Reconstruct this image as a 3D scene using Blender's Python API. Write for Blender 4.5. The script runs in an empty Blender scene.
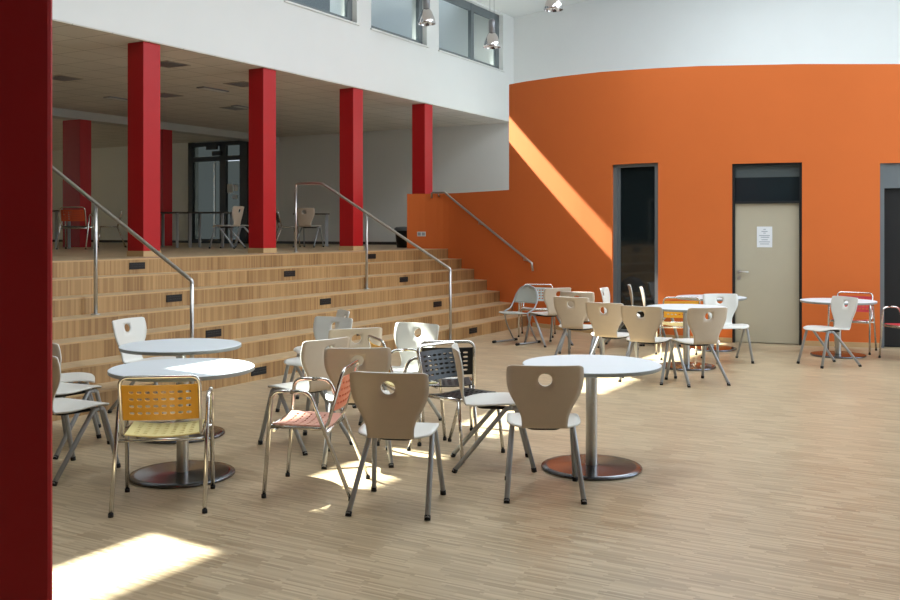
import bpy, bmesh, math, random
from mathutils import Vector, Matrix
PI = math.pi
random.seed(7)
S = bpy.context.scene
COL = S.collection

# ------------------------------------------------------------ camera, world, sun, lights, exposure
EYE = 1.64
FPX = 970.0
HZ = 231.0
cam = bpy.data.cameras.new('camera')
camo = bpy.data.objects.new('camera', cam)
COL.objects.link(camo)
camo.location = (0, 0, EYE)
camo.rotation_euler = (PI/2, 0, 0)
cam.sensor_width = 36
cam.lens = FPX/900*36
cam.shift_y = -(300-HZ)/900
cam.clip_end = 300
S.camera = camo

N = Vector((-0.870, 0.493, 0))     # across the hall, towards the gallery
D = Vector((0.493, 0.870, 0))      # along the stairs, away from the camera

world = bpy.data.worlds.new('sky')
S.world = world
world.use_nodes = True
bg = world.node_tree.nodes['Background']
bg.inputs[0].default_value = (0.78, 0.88, 1.0, 1)
bg.inputs[1].default_value = 1.1

K = 0.90
sv = (-N - 0.10*D)
sv.z = -K
sun = bpy.data.lights.new('sun', 'SUN')
sun.energy = 36.0
sun.angle = math.radians(0.6)
sun.color = (1.0, 0.93, 0.82)
suno = bpy.data.objects.new('sun', sun)
COL.objects.link(suno)
suno.rotation_euler = sv.to_track_quat('-Z', 'Y').to_euler()
suno.location = (-12, 8, 14)

def area(name, loc, direction, sx, sy, power, color):
    l = bpy.data.lights.new(name, 'AREA')
    l.shape = 'RECTANGLE'; l.size = sx; l.size_y = sy
    l.energy = power; l.color = color
    o = bpy.data.objects.new(name, l); COL.objects.link(o)
    o.location = loc
    o.rotation_euler = Vector(direction).to_track_quat('-Z', 'Z').to_euler()
    return o
# added fill lamps just inside the unseen facade and the far gallery windows
area('fill_facade', N*-6.05 + D*13.4 + Vector((0, 0, 3.9)), N + Vector((0, 0, -0.15)), 9.0, 6.0, 600, (0.80, 0.90, 1.0))
area('fill_gallery', N*26.8 + D*10 + Vector((0, 0, 2.9)), -N, 10.0, 1.6, 8, (0.8, 0.9, 1.0))
# added fill lamps hung under the invented rooflights, brightening the hall
area('fill_rooflight', N*4.2 + D*10.5 + Vector((0, 0, 7.05)), Vector((0, 0, -1)), 2.2, 16.0, 560, (0.86, 0.93, 1.0)).rotation_euler.z = math.atan2(D.y, D.x)-PI/2
area('fill_rooflight', N*-1.8 + D*12.5 + Vector((0, 0, 7.65)), Vector((0, 0, -1)), 2.2, 12.0, 390, (0.86, 0.93, 1.0)).rotation_euler.z = math.atan2(D.y, D.x)-PI/2
S.view_settings.view_transform = 'Standard'
S.view_settings.look = 'None'
S.view_settings.exposure = 0.07
S.view_settings.gamma = 1.0
S.view_settings.use_curve_mapping = False

# ------------------------------------------------------------ coordinates
def W(n, d, z=0.0):
    v = N*n + D*d
    return Vector((v.x, v.y, z))
def at(px, Y, z=0.0):
    return Vector(((px-450)/FPX*Y, Y, z))
def floor_at(px, py, z=0.0):
    Y = FPX*(EYE-z)/(py-HZ)
    return at(px, Y, z)
def n_plane(px, n):            # Y where the sight line of column px meets the plane n
    u = (px-450)/FPX
    return n/(u*N.x+N.y)
def d_plane(px, d):
    u = (px-450)/FPX
    return d/(u*D.x+D.y)
def ND(p):
    return (p.x*N.x+p.y*N.y, p.x*D.x+p.y*D.y)

# ------------------------------------------------------------ materials
def lin(c):
    return tuple(((x/255)/12.92 if x/255 <= 0.04045 else ((x/255+0.055)/1.055)**2.4) for x in c)+(1,)
def mat(name, rgb, rough=0.5, metal=0.0, spec=0.5, noise=0.0, nscale=8, bump=0.0, coat=0.0):
    m = bpy.data.materials.new(name); m.use_nodes = True
    nt = m.node_tree; b = nt.nodes['Principled BSDF']
    b.inputs['Roughness'].default_value = rough
    b.inputs['Metallic'].default_value = metal
    b.inputs['Specular IOR Level'].default_value = spec
    b.inputs['Coat Weight'].default_value = coat
    c = lin(rgb)
    b.inputs['Base Color'].default_value = c
    tc = nt.nodes.new('ShaderNodeTexCoord')
    nz = nt.nodes.new('ShaderNodeTexNoise'); nz.inputs['Scale'].default_value = nscale
    nz.inputs['Detail'].default_value = 4
    nt.links.new(tc.outputs['Object'], nz.inputs['Vector'])
    mx = nt.nodes.new('ShaderNodeMix'); mx.data_type = 'RGBA'
    mx.inputs[6].default_value = tuple(x*(1-noise) for x in c[:3])+(1,)
    mx.inputs[7].default_value = tuple(min(1, x*(1+noise)) for x in c[:3])+(1,)
    nt.links.new(nz.outputs['Fac'], mx.inputs[0])
    nt.links.new(mx.outputs[2], b.inputs['Base Color'])
    if bump:
        bp = nt.nodes.new('ShaderNodeBump'); bp.inputs['Strength'].default_value = bump
        bp.inputs['Distance'].default_value = 0.002
        nt.links.new(nz.outputs['Fac'], bp.inputs['Height'])
        nt.links.new(bp.outputs['Normal'], b.inputs['Normal'])
    return m

def strips(name, udir, vdir, length, width, dark, light, rough, block=0.0, vlevel=None, coat=0.0, extra=0.5):
    """Industrial parquet: narrow strips running along udir, stacked along vdir, each with its own tone."""
    m = bpy.data.materials.new(name); m.use_nodes = True
    nt = m.node_tree; b = nt.nodes['Principled BSDF']
    nd = nt.nodes; ln = nt.links
    tc = nd.new('ShaderNodeTexCoord')
    def dot(v):
        x = nd.new('ShaderNodeVectorMath'); x.operation = 'DOT_PRODUCT'
        ln.new(tc.outputs['Object'], x.inputs[0]); x.inputs[1].default_value = v
        return x.outputs['Value']
    def mth(op, a, bb=None):
        x = nd.new('ShaderNodeMath'); x.operation = op
        if isinstance(a, (int, float)): x.inputs[0].default_value = a
        else: ln.new(a, x.inputs[0])
        if bb is not None:
            if isinstance(bb, (int, float)): x.inputs[1].default_value = bb
            else: ln.new(bb, x.inputs[1])
        return x.outputs[0]
    def wn(a, c):
        cb = nd.new('ShaderNodeCombineXYZ'); ln.new(a, cb.inputs[0])
        if c is not None: ln.new(c, cb.inputs[1])
        x = nd.new('ShaderNodeTexWhiteNoise'); x.noise_dimensions = '3D'
        ln.new(cb.outputs[0], x.inputs['Vector'])
        return x.outputs['Value']
    U = dot(udir); V = dot(vdir)
    row = mth('FLOOR', mth('DIVIDE', V, width))
    brow = mth('FLOOR', mth('DIVIDE', V, width*6))
    if vlevel:
        cell = mth('FLOOR', mth('DIVIDE', U, length))
    else:
        off = wn(brow, None)
        off2 = mth('ADD', off, mth('MULTIPLY', wn(row, None), 0.25))
        cell = mth('FLOOR', mth('ADD', mth('DIVIDE', U, length), off2))
    r1 = wn(row, cell)
    blk = wn(mth('FLOOR', mth('DIVIDE', V, width*14)), cell)
    r = mth('ADD', mth('MULTIPLY', r1, 1-block), mth('MULTIPLY', blk, block))
    mx = nd.new('ShaderNodeMix'); mx.data_type = 'RGBA'
    ln.new(r, mx.inputs[0])
    mx.inputs[6].default_value = lin(dark); mx.inputs[7].default_value = lin(light)
    nz = nd.new('ShaderNodeTexNoise'); nz.inputs['Scale'].default_value = 0.9
    ln.new(tc.outputs['Object'], nz.inputs['Vector'])
    hs = nd.new('ShaderNodeHueSaturation')
    ln.new(mx.outputs[2], hs.inputs['Color'])
    ln.new(mth('ADD', mth('MULTIPLY', nz.outputs['Fac'], 0.16), 0.92), hs.inputs['Value'])
    ln.new(hs.outputs[0], b.inputs['Base Color'])
    ln.new(mth('ADD', mth('MULTIPLY', r1, 0.10), rough), b.inputs['Roughness'])
    b.inputs['Coat Weight'].default_value = coat
    b.inputs['Coat Roughness'].default_value = 0.18
    return m

def brushed(name, rgb, rough=0.3):
    return mat(name, rgb, rough, 1.0, 0.5, 0.12, 30)

def glass(name, tint=(0.9, 0.95, 0.96), opacity=0.12):
    m = bpy.data.materials.new(name); m.use_nodes = True
    nt = m.node_tree; nt.nodes.clear()
    out = nt.nodes.new('ShaderNodeOutputMaterial')
    tr = nt.nodes.new('ShaderNodeBsdfTransparent'); tr.inputs[0].default_value = tint+(1,)
    gl = nt.nodes.new('ShaderNodeBsdfGlossy'); gl.inputs['Roughness'].default_value = 0.02
    fr = nt.nodes.new('ShaderNodeLayerWeight'); fr.inputs[0].default_value = 0.25
    mx = nt.nodes.new('ShaderNodeMixShader')
    pw = nt.nodes.new('ShaderNodeMath'); pw.operation = 'POWER'; pw.inputs[1].default_value = 3.0
    nt.links.new(fr.outputs['Facing'], pw.inputs[0]); nt.links.new(pw.outputs[0], mx.inputs[0])
    nt.links.new(tr.outputs[0], mx.inputs[1]); nt.links.new(gl.outputs[0], mx.inputs[2])
    nt.links.new(mx.outputs[0], out.inputs[0])
    return m

def tiles(name, rgb, joint, size, rough=0.9):
    m = mat(name, rgb, rough)
    nt = m.node_tree; b = nt.nodes['Principled BSDF']
    tc = nt.nodes.new('ShaderNodeTexCoord')
    mp = nt.nodes.new('ShaderNodeMapping'); mp.inputs['Rotation'].default_value = (0, 0, -math.atan2(D.y, D.x))
    br = nt.nodes.new('ShaderNodeTexBrick')
    br.offset = 0; br.inputs['Scale'].default_value = 1
    br.inputs['Brick Width'].default_value = size; br.inputs['Row Height'].default_value = size
    br.inputs['Mortar Size'].default_value = 0.008
    c = lin(rgb)
    br.inputs['Color1'].default_value = c
    br.inputs['Color2'].default_value = tuple(x*0.93 for x in c[:3])+(1,)
    br.inputs['Mortar'].default_value = lin(joint)
    nt.links.new(tc.outputs['Object'], mp.inputs[0]); nt.links.new(mp.outputs[0], br.inputs[0])
    nt.links.new(br.outputs[0], b.inputs['Base Color'])
    return m

M = {}
M['floor'] = strips('parquet_floor', N, D, 0.20, 0.014, (154, 134, 104), (200, 181, 149), 0.34, 0.25, coat=0.12)
M['tread'] = strips('parquet_tread', N, D, 0.17, 0.011, (170, 146, 112), (205, 184, 150), 0.34, 0.35, coat=0.1)
M['riser'] = strips('parquet_riser', Vector((0, 0, 1)), D, 0.185, 0.022, (132, 97, 58), (188, 151, 102), 0.45, 0.45, vlevel=True)
M['wood_trim'] = mat('light_oak', (196, 164, 120), 0.45, noise=0.1)
M['orange'] = mat('orange_plaster', (215, 110, 46), 0.85, noise=0.03, nscale=1.5, bump=0.05)
M['white'] = mat('white_plaster', (226, 228, 226), 0.9, noise=0.02, nscale=2)
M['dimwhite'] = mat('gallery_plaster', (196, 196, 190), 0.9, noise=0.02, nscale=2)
M['red'] = mat('red_paint', (178, 10, 20), 0.5, noise=0.03)
M['galceil'] = tiles('gallery_ceiling_tiles', (230, 226, 217), (172, 168, 158), 0.625)
M['greymetal'] = mat('grey_window_frame', (112, 120, 124), 0.45, 0.2, noise=0.03)
M['blackmetal'] = mat('black_door_frame', (24, 28, 30), 0.45)
M['steel'] = brushed('satin_steel', (190, 190, 188), 0.32)
M['chrome'] = brushed('chrome_tube', (215, 213, 208), 0.16)
M['legsteel'] = mat('silver_grey_paint', (166, 170, 174), 0.35, 0.3, noise=0.05)
M['base'] = brushed('brushed_base', (118, 121, 128), 0.2)
M['rubber'] = mat('black_rubber', (18, 18, 18), 0.7)
M['tabletop'] = mat('white_laminate', (222, 231, 236), 0.45, noise=0.01)
M['tableedge'] = mat('grey_edge_band', (150, 156, 158), 0.4)
M['shellfront'] = mat('pale_shell_front', (220, 220, 214), 0.38, noise=0.02)
M['shellback'] = mat('beige_shell_back', (197, 181, 161), 0.4, noise=0.04, nscale=20)
M['folding'] = mat('grey_folding_shell', (176, 182, 176), 0.4, noise=0.02)
M['yellow'] = mat('yellow_plastic', (240, 176, 50), 0.4, noise=0.02)
M['cream'] = mat('cream_plastic', (240, 226, 160), 0.4, noise=0.02)
M['salmon'] = mat('salmon_plastic', (222, 120, 84), 0.35, noise=0.02)
M['salmonseat'] = mat('pale_salmon_plastic', (226, 168, 150), 0.3, noise=0.02)
M['redplastic'] = mat('red_plastic', (206, 60, 70), 0.4, noise=0.02)
M['orangeplastic'] = mat('orange_plastic', (214, 84, 40), 0.4, noise=0.02)
M['blackplastic'] = mat('black_plastic', (16, 19, 21), 0.36, noise=0.02)
M['glass'] = glass('clear_glass')
M['darkglass'] = mat('dark_glass', (26, 34, 36), 0.05, spec=0.9)
M['tinted'] = glass('grey_tinted_glass', (0.27, 0.28, 0.26))
M['slatglass'] = mat('smoked_transom_glass', (34, 44, 48), 0.2, spec=0.6)
M['slatgrey'] = mat('dull_grey_panel', (78, 88, 90), 0.5)
M['ventgrey'] = mat('vent_taupe', (176, 168, 154), 0.6)
M['milkglass'] = mat('pale_green_glass', (150, 168, 164), 0.15, spec=0.7)
M['doorleaf'] = mat('pale_wood_door', (188, 180, 158), 0.45, noise=0.03, nscale=6)
M['black'] = mat('matt_black', (10, 10, 11), 0.6)
M['paper'] = mat('white_paper', (232, 236, 240), 0.8)
M['ink'] = mat('grey_print', (150, 160, 172), 0.8)
M['roofgrey'] = mat('roof_grey', (118, 124, 130), 0.6)
M['reflector'] = brushed('mirror_reflector', (225, 220, 218), 0.12)
M['lampgrey'] = mat('lamp_housing_grey', (140, 142, 146), 0.35, 0.6)
M['bulb'] = mat('frosted_bulb', (240, 240, 236), 0.3)
M['socket'] = mat('white_socket', (222, 224, 220), 0.4)
M['darktable'] = mat('dark_table_laminate', (60, 54, 48), 0.4)
M['darkroom'] = mat('dark_interior', (60, 58, 56), 0.9)  # dark tone stands in for unlit space and cuts bounced light

# ------------------------------------------------------------ mesh helpers
class MB:
    def __init__(s): s.v = []; s.f = []; s.m = []; s.sm = []
    def add(s, vs, fs, mi=0, smooth=False):
        o = len(s.v); s.v += [tuple(v) for v in vs]
        for f in fs: s.f.append(tuple(i+o for i in f)); s.m.append(mi); s.sm.append(smooth)
        return s
    def hexa(s, p, mi=0):      # p: 4 bottom, 4 top
        return s.add(p, [(3, 2, 1, 0), (4, 5, 6, 7), (0, 1, 5, 4), (1, 2, 6, 5), (2, 3, 7, 6), (3, 0, 4, 7)], mi)
    def box(s, x0, x1, y0, y1, z0, z1, mi=0):
        return s.hexa([(x0, y0, z0), (x1, y0, z0), (x1, y1, z0), (x0, y1, z0), (x0, y0, z1), (x1, y0, z1), (x1, y1, z1), (x0, y1, z1)], mi)
    def nd(s, n0, n1, d0, d1, z0, z1, mi=0):
        p = [W(n0, d0, z0), W(n0, d1, z0), W(n1, d1, z0), W(n1, d0, z0)]
        return s.hexa(p+[Vector((q.x, q.y, z1)) for q in p], mi)
    def prism(s, pts, z0, z1, mi=0, topmi=None):
        n = len(pts)
        a = sum(pts[i][0]*pts[(i+1) % n][1]-pts[(i+1) % n][0]*pts[i][1] for i in range(n))
        if a < 0: pts = pts[::-1]
        o = len(s.v)
        s.v += [(p[0], p[1], z0) for p in pts]+[(p[0], p[1], z1) for p in pts]
        def F(f, k): s.f.append(f); s.m.append(k); s.sm.append(False)
        F(tuple(o+i for i in reversed(range(n))), mi)
        F(tuple(o+n+i for i in range(n)), mi if topmi is None else topmi)
        for i in range(n):
            j = (i+1) % n
            F((o+i, o+j, o+n+j, o+n+i), mi)
        return s
    def tube(s, pts, r, seg=10, mi=0, cap=True):
        pts = [Vector(p) for p in pts]
        n = len(pts)
        t = (pts[1]-pts[0]).normalized()
        up = Vector((0, 0, 1)) if abs(t.z) < 0.9 else Vector((1, 0, 0))
        u = t.cross(up).normalized()
        vs = []
        for i, p in enumerate(pts):
            if i == 0: tt = t
            elif i == n-1: tt = (pts[i]-pts[i-1]).normalized()
            else: tt = ((pts[i+1]-p).normalized()+(p-pts[i-1]).normalized()).normalized()
            u = (u-tt*u.dot(tt)).normalized(); w = tt.cross(u)
            rr = r[i] if isinstance(r, (list, tuple)) else r
            for k in range(seg):
                a = 2*PI*k/seg
                vs.append(p+u*math.cos(a)*rr+w*math.sin(a)*rr)
        fs = []
        for i in range(n-1):
            for k in range(seg):
                a = i*seg+k; b = i*seg+(k+1) % seg
                fs.append((a, b, b+seg, a+seg))
        s.add(vs, fs, mi, True)
        if cap:
            o = len(s.v)-len(vs)
            s.f.append(tuple(o+i for i in reversed(range(seg)))); s.m.append(mi); s.sm.append(False)
            s.f.append(tuple(o+(n-1)*seg+i for i in range(seg))); s.m.append(mi); s.sm.append(False)
        return s
    def lathe(s, prof, seg=32, c=(0, 0, 0), mi=0, smooth=True):   # prof: (r,z) list
        vs = []
        for r, z in prof:
            for k in range(seg):
                a = 2*PI*k/seg
                vs.append((c[0]+r*math.cos(a), c[1]+r*math.sin(a), c[2]+z))
        fs = []
        for i in range(len(prof)-1):
            for k in range(seg):
                a = i*seg+k; b = i*seg+(k+1) % seg
                fs.append((a, b, b+seg, a+seg))
        return s.add(vs, fs, mi, smooth)
    def build(s, name, mats, parent=None, bevel=0, solid=None):
        me = bpy.data.meshes.new(name)
        me.from_pydata(s.v, [], s.f)
        if not isinstance(mats, (list, tuple)): mats = [mats]
        for m in mats: me.materials.append(m)
        for i, p in enumerate(me.polygons):
            p.material_index = s.m[i]; p.use_smooth = s.sm[i]
        me.update()
        o = bpy.data.objects.new(name, me); COL.objects.link(o)
        if parent: o.parent = parent
        if solid:
            md = o.modifiers.new('thickness', 'SOLIDIFY'); md.thickness = solid[0]; md.offset = 0
            if len(solid) > 1: md.material_offset = 1; md.material_offset_rim = 1
        if bevel:
            md = o.modifiers.new('edge', 'BEVEL'); md.width = bevel; md.segments = 2; md.limit_method = 'ANGLE'
        return o

def fillet(pts, r, k=6):
    pts = [Vector(p) for p in pts]
    out = [pts[0]]
    for i in range(1, len(pts)-1):
        a, b, c = pts[i-1], pts[i], pts[i+1]
        v1 = (a-b); v2 = (c-b)
        rr = min(r, v1.length*0.49, v2.length*0.49)
        p1 = b+v1.normalized()*rr; p2 = b+v2.normalized()*rr
        for j in range(k+1):
            t = j/k
            out.append(p1*(1-t)**2+b*2*t*(1-t)+p2*t*t)
    out.append(pts[-1])
    return out

def struct(name, mb, m, parent=None, **kw):
    o = mb.build(name, m, parent, **kw)
    if parent is None: o['kind'] = 'structure'
    return o
def thing(name, label, cat, loc=(0, 0, 0), rz=0, group=None):
    o = bpy.data.objects.new(name, None); COL.objects.link(o)
    o.location = loc; o.rotation_euler = (0, 0, rz)
    o.empty_display_size = 0.2
    o['label'] = label; o['category'] = cat
    if group: o['group'] = group
    return o
def dup(root, loc, rz, label, group=None, swap=None):
    def cp(o, par):
        c = o.copy(); COL.objects.link(c)
        if par: c.parent = par
        return c
    r = cp(root, None); r.location = loc; r.rotation_euler = (0, 0, rz); r['label'] = label
    if group: r['group'] = group
    for ch in root.children:
        c = cp(ch, r)
        for g in ch.children: cp(g, c)
    return r

# ============================================================ THE SETTING
L = 1.295; C0 = 7.1; TR = 0.37; RI = 0.185; END = 20.6; FN = 9.95; GC = 4.19; BACK = -4.5

# curved orange wall in plan
plan = [(-0.93, 19.12), (-0.42, 19.02), (0.053, 18.75), (0.68, 17.85), (1.12, 17.1), (1.6, 16.4), (2.2, 15.65), (2.91, 14.95),
        (4.04, 14.3), (5.08, 13.9), (6.07, 13.6), (7.2, 13.35), (8.6, 13.15), (11, 12.95), (15, 12.8)]
def spline(P, k=24):
    out = []
    Q = [P[0]]+P+[P[-1]]
    for i in range(1, len(Q)-2):
        for j in range(k):
            t = j/k
            out.append(tuple(0.5*(2*Q[i][a]+(Q[i+1][a]-Q[i-1][a])*t+(2*Q[i-1][a]-5*Q[i][a]+4*Q[i+1][a]-Q[i+2][a])*t*t+(3*Q[i][a]-Q[i-1][a]-3*Q[i+1][a]+Q[i+2][a])*t**3) for a in (0, 1)))
    out.append(P[-1])
    return out
CUR = spline(plan)
def wall_pt(px):
    u = (px-450)/FPX
    for i in range(len(CUR)-1):
        a, b = CUR[i], CUR[i+1]
        fa = a[0]-u*a[1]; fb = b[0]-u*b[1]
        if fa <= 0 <= fb and fb != fa:
            t = -fa/(fb-fa)
            return Vector((a[0]+(b[0]-a[0])*t, a[1]+(b[1]-a[1])*t, 0))
    return Vector((CUR[-1][0], CUR[-1][1], 0))
def wall_nd(n):                # d where the wall meets plane n
    for i in range(len(CUR)-1):
        na, da = ND(Vector(CUR[i]+(0,))); nb, db = ND(Vector(CUR[i+1]+(0,)))
        if (na-n)*(nb-n) <= 0 and na != nb:
            t = (n-na)/(nb-na); return da+(db-da)*t
    return None

# floors
mb = MB(); mb.prism([W(-6.2, BACK-0.2), W(C0+0.02, BACK-0.2), W(C0+0.02, END+0.1), W(-6.2, END+0.1)], -0.12, 0)
struct('floor', mb, M['floor'])
# stairs: one stepped mass whose ends die into the orange wall
mb = MB()
for k in range(1, 7):
    n0 = C0+(k-1)*TR; n1 = C0+k*TR+(0.02 if k < 6 else 0)
    mb.prism([W(n0, BACK), W(n0, wall_nd(n0)+0.12), W(n1, wall_nd(n1)+0.12), W(n1, BACK)], 0.0, k*RI, 0, 1)
struct('stairs', mb, [M['riser'], M['tread']])
# landing and gallery floor
mb = MB()
nl = C0+6*TR
mb.prism([W(nl, BACK), W(nl, wall_nd(nl)+0.1), W(nl, END), W(27, END), W(27, BACK)], 0, L, 0, 1)
struct('floor_gallery', mb, [M['riser'], M['tread']])
# nosing strips
mb = MB()
for k in range(1, 8):
    n0 = C0+(k-1)*TR
    mb.nd(n0-0.004, n0+0.03, BACK, wall_nd(n0)-0.01, k*RI-0.012, k*RI+0.003)
struct('trim_1', mb, M['wood_trim'])

# fascia wall with clerestory openings
SILL = 5.33; HEAD = 6.62; TOPZ = 8.6
wins = [(2.6, 4.54), (5.12, 6.95), (7.42, 9.33), (9.77, 11.72), (12.2, 14.2), (14.65, 16.62), (17.1, 20.03)]
mb = MB()
mb.nd(FN, FN+0.35, BACK, END, GC+0.01, SILL)
mb.nd(FN, FN+0.35, BACK, END, HEAD, 7.2)
edges = [BACK]+[x for w in wins for x in w]+[END]
for i in range(0, len(edges), 2):
    mb.nd(FN, FN+0.35, edges[i], edges[i+1], SILL, HEAD)
struct('wall_left', mb, M['white'])
for i, (a, b) in enumerate(wins):
    mb = MB()
    n0, n1 = FN+0.10, FN+0.17
    fw = 0.09
    mb.nd(n0, n1, a, b, SILL, SILL+fw); mb.nd(n0, n1, a, b, HEAD-0.16, HEAD)
    mb.nd(n0, n1, a, a+fw, SILL, HEAD); mb.nd(n0, n1, b-fw*1.6, b, SILL, HEAD)
    if i == 6:
        m_ = 18.72
        mb.nd(n0-0.01, n1, m_-0.06, m_+0.06, SILL, HEAD)
    o = struct('window_%d' % (i+1), mb, M['greymetal'])
    mb = MB(); mb.nd(FN+0.13, FN+0.14, a+fw, b-fw, SILL+fw, HEAD-0.16)
    mb.build('pane', M['glass'], o)
    mb = MB(); mb.nd(FN-0.035, FN+0.10, a-0.03, b+0.05, SILL-0.03, SILL)
    mb.build('window_sill', M['socket'], o)
# roofs outside
mb = MB()
mb.nd(FN+0.35, 27.3, BACK, END+0.3, GC+0.35, GC+0.6)
struct('roof_gallery', mb, M['roofgrey'])
mb = MB()
mb.nd(FN+0.35, 11.45, BACK, END+3, 7.16, 7.28)
for d in (0, 2.4, 4.8, 7.2, 9.6, 12.1, 14.5, 16.9, 19.3, 21.7):
    q = [W(10.3, d, 7.0), W(10.3, d+0.1, 7.0), W(11.4, d+0.1, 7.05), W(11.4, d, 7.05)]
    mb.hexa(q+[v+Vector((0, 0, 0.12)) for v in q])
struct('roof_eaves', mb, M['roofgrey'])
# a neighbouring roof edge seen through the clerestory
mb = MB()
for a, b in ((0, 20.2), (20.9, 23.4), (24.2, 26.7), (28.1, 28.6), (29.6, 45)):
    mb.nd(15, 15.4, a, b, 4.6, 9.3)
mb.nd(14.9, 15.0, 0, 45, 7.75, 7.9)
mb.nd(14.9, 15.5, 0, 45, 4.6, 6.6)
mb.nd(14.9, 15.5, 0, 45, 9.3, 9.45)
nb_ = mb.build('neighbouring_building', M['roofgrey']); nb_['label'] = 'grey neighbouring building wall seen outside through the high clerestory windows'; nb_['category'] = 'building'

# gallery ceiling, beam and walls
mb = MB(); mb.nd(FN+0.012, 27.2, BACK, END, GC, GC+0.35)
struct('ceiling_gallery', mb, M['galceil'])
mb = MB(); mb.nd(17.0, 17.4, BACK, END, 4.02, GC+0.1)
struct('trim_2', mb, M['dimwhite'])
mb = MB()
_na = ND(at(249, d_plane(249, END)))[0]; _nb = ND(at(191, d_plane(191, END)))[0]
mb.nd(-6.3, _na, END, END+0.3, 0, 9.0); mb.nd(_nb, 27.2, END, END+0.3, 0, 9.0)
mb.nd(_na, _nb, END, END+0.3, 0, L); mb.nd(_na, _nb, END, END+0.3, 4.1, 9.0)
struct('wall_back', mb, M['white'])
mb = MB(); mb.nd(27, 27.3, BACK, END, 0, 2.1); mb.nd(27, 27.3, BACK, END, 3.7, GC+0.3); mb.nd(27, 27.3, BACK, 5, 2.1, 3.7); mb.nd(27, 27.3, 15, END, 2.1, 3.7)
struct('wall_gallery', mb, M['dimwhite'])
mb = MB()
for k in range(6): mb.nd(27.1, 27.2, 4.96+k*2, 5.04+k*2, 2.1, 3.7)
mb.nd(27.1, 27.2, 5, 15, 2.1, 2.18); mb.nd(27.1, 27.2, 5, 15, 3.62, 3.7)
o = struct('window_12', mb, M['greymetal'])  # gallery windows invented to bring in extra light
mb = MB(); mb.nd(27.14, 27.15, 5, 15, 2.1, 3.7); mb.build('pane', M['glass'], o)
mb = MB(); mb.nd(-6.3, 27.2, BACK-0.3, BACK, 0, 9.0); struct('wall_front', mb, M['darkroom'])  # dark finish chosen to cut bounce onto camera-facing surfaces
mb = MB(); mb.nd(FN+0.4, 27, END-0.015, END, L, L+0.07); struct('baseboard_back', mb, M['darktable'])
# hall ceiling, rising gently away from the clerestory
mb = MB()
p = [W(-6.4, BACK-0.2, 8.25), W(-6.4, END+0.2, 8.25), W(FN+0.3, END+0.2, 6.63), W(FN+0.3, BACK-0.2, 6.63)]
mb.hexa(p+[v+Vector((0, 0, 0.5)) for v in p])
struct('ceiling', mb, M['white'])
# unseen side opposite the gallery, its glazing added to light the hall
mb = MB()
mb.nd(-6.4, -6.1, BACK, END, 0, 0.4); mb.nd(-6.4, -6.1, BACK, END, 7.0, 9.0)
mb.nd(-6.4, -6.1, BACK, 8.8, 0.4, 7.0); mb.nd(-6.4, -6.1, 18.0, END, 0.4, 7.0)
struct('wall_right', mb, M['white'])
mb = MB()
for i in range(8):
    d = 8.84+i*1.3
    mb.nd(-6.32, -6.2, d-0.04, d+0.04, 0.4, 7.0)
for z in (0.4, 2.6, 4.8, 6.92):
    mb.nd(-6.32, -6.2, 8.8, 18, z, z+0.08)
o = struct('window_8', mb, M['greymetal'])
mb = MB(); mb.nd(-6.27, -6.26, 8.8, 18, 0.4, 7.0); mb.build('pane', M['glass'], o)

# unseen rooflights added to the hall ceiling to go with the fill lamps
def ceil_z(n): return 6.63+(FN+0.3-n)*(8.25-6.63)/(FN+0.3+6.4)
for i, (n_, da, db) in enumerate(((4.2, 2.5, 18.5), (-1.8, 6.5, 18.5))):
    mb = MB()
    for k in range(9):
        d_ = da+k*(db-da)/8
        mb.nd(n_-1.1, n_+1.1, d_-0.04, d_+0.04, ceil_z(n_)-0.14, ceil_z(n_)+0.05)
    for a in (-1.13, 1.07): mb.nd(n_+a, n_+a+0.06, da, db, ceil_z(n_)-0.14, ceil_z(n_)+0.05)
    o = struct('window_%d' % (10+i), mb, M['greymetal'])
    mb = MB(); mb.nd(n_-1.1, n_+1.1, da, db, ceil_z(n_)-0.125, ceil_z(n_)-0.115); mb.build('pane', M['milkglass'], o)
# orange wall: strips along the curve with its own top line
TOPY = [(509, 84.5), (525, 81.5), (560, 76.5), (600, 72), (650, 68.5), (700, 66), (800, 64), (900, 64), (1000, 64)]
def interp(T, x):
    if x <= T[0][0]: return T[0][1]
    for i in range(len(T)-1):
        if x <= T[i+1][0]:
            t = (x-T[i][0])/(T[i+1][0]-T[i][0]); return T[i][1]*(1-t)+T[i+1][1]*t
    return T[-1][1]
def z_of(px, py, Y=None):
    if Y is None: Y = wall_pt(px).y
    return EYE+(HZ-py)*Y/FPX
def wtop(px):
    if px > 960: return z_of(960, 64)
    return z_of(px, interp(TOPY, px))
def wnorm(px):
    a = wall_pt(px-2); b = wall_pt(px+2)
    t = (b-a).normalized()
    return Vector((-t.y, t.x, 0))     # away from the viewer
OPEN = [(612, 658, z_of(635, 163.5), 0.0), (732, 802, z_of(767, 163), 0.0), (880, 950, z_of(890, 163), 0.0)]
mb = MB(); bb = MB()
st = list(range(407, 509, 6))+[509]
for x in range(515, 1100, 6): st.append(x)
for o_ in OPEN: st += [o_[0], o_[1]]
st = sorted(set(st))+[1200, 1350, 1500]
TH = 0.22
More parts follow.
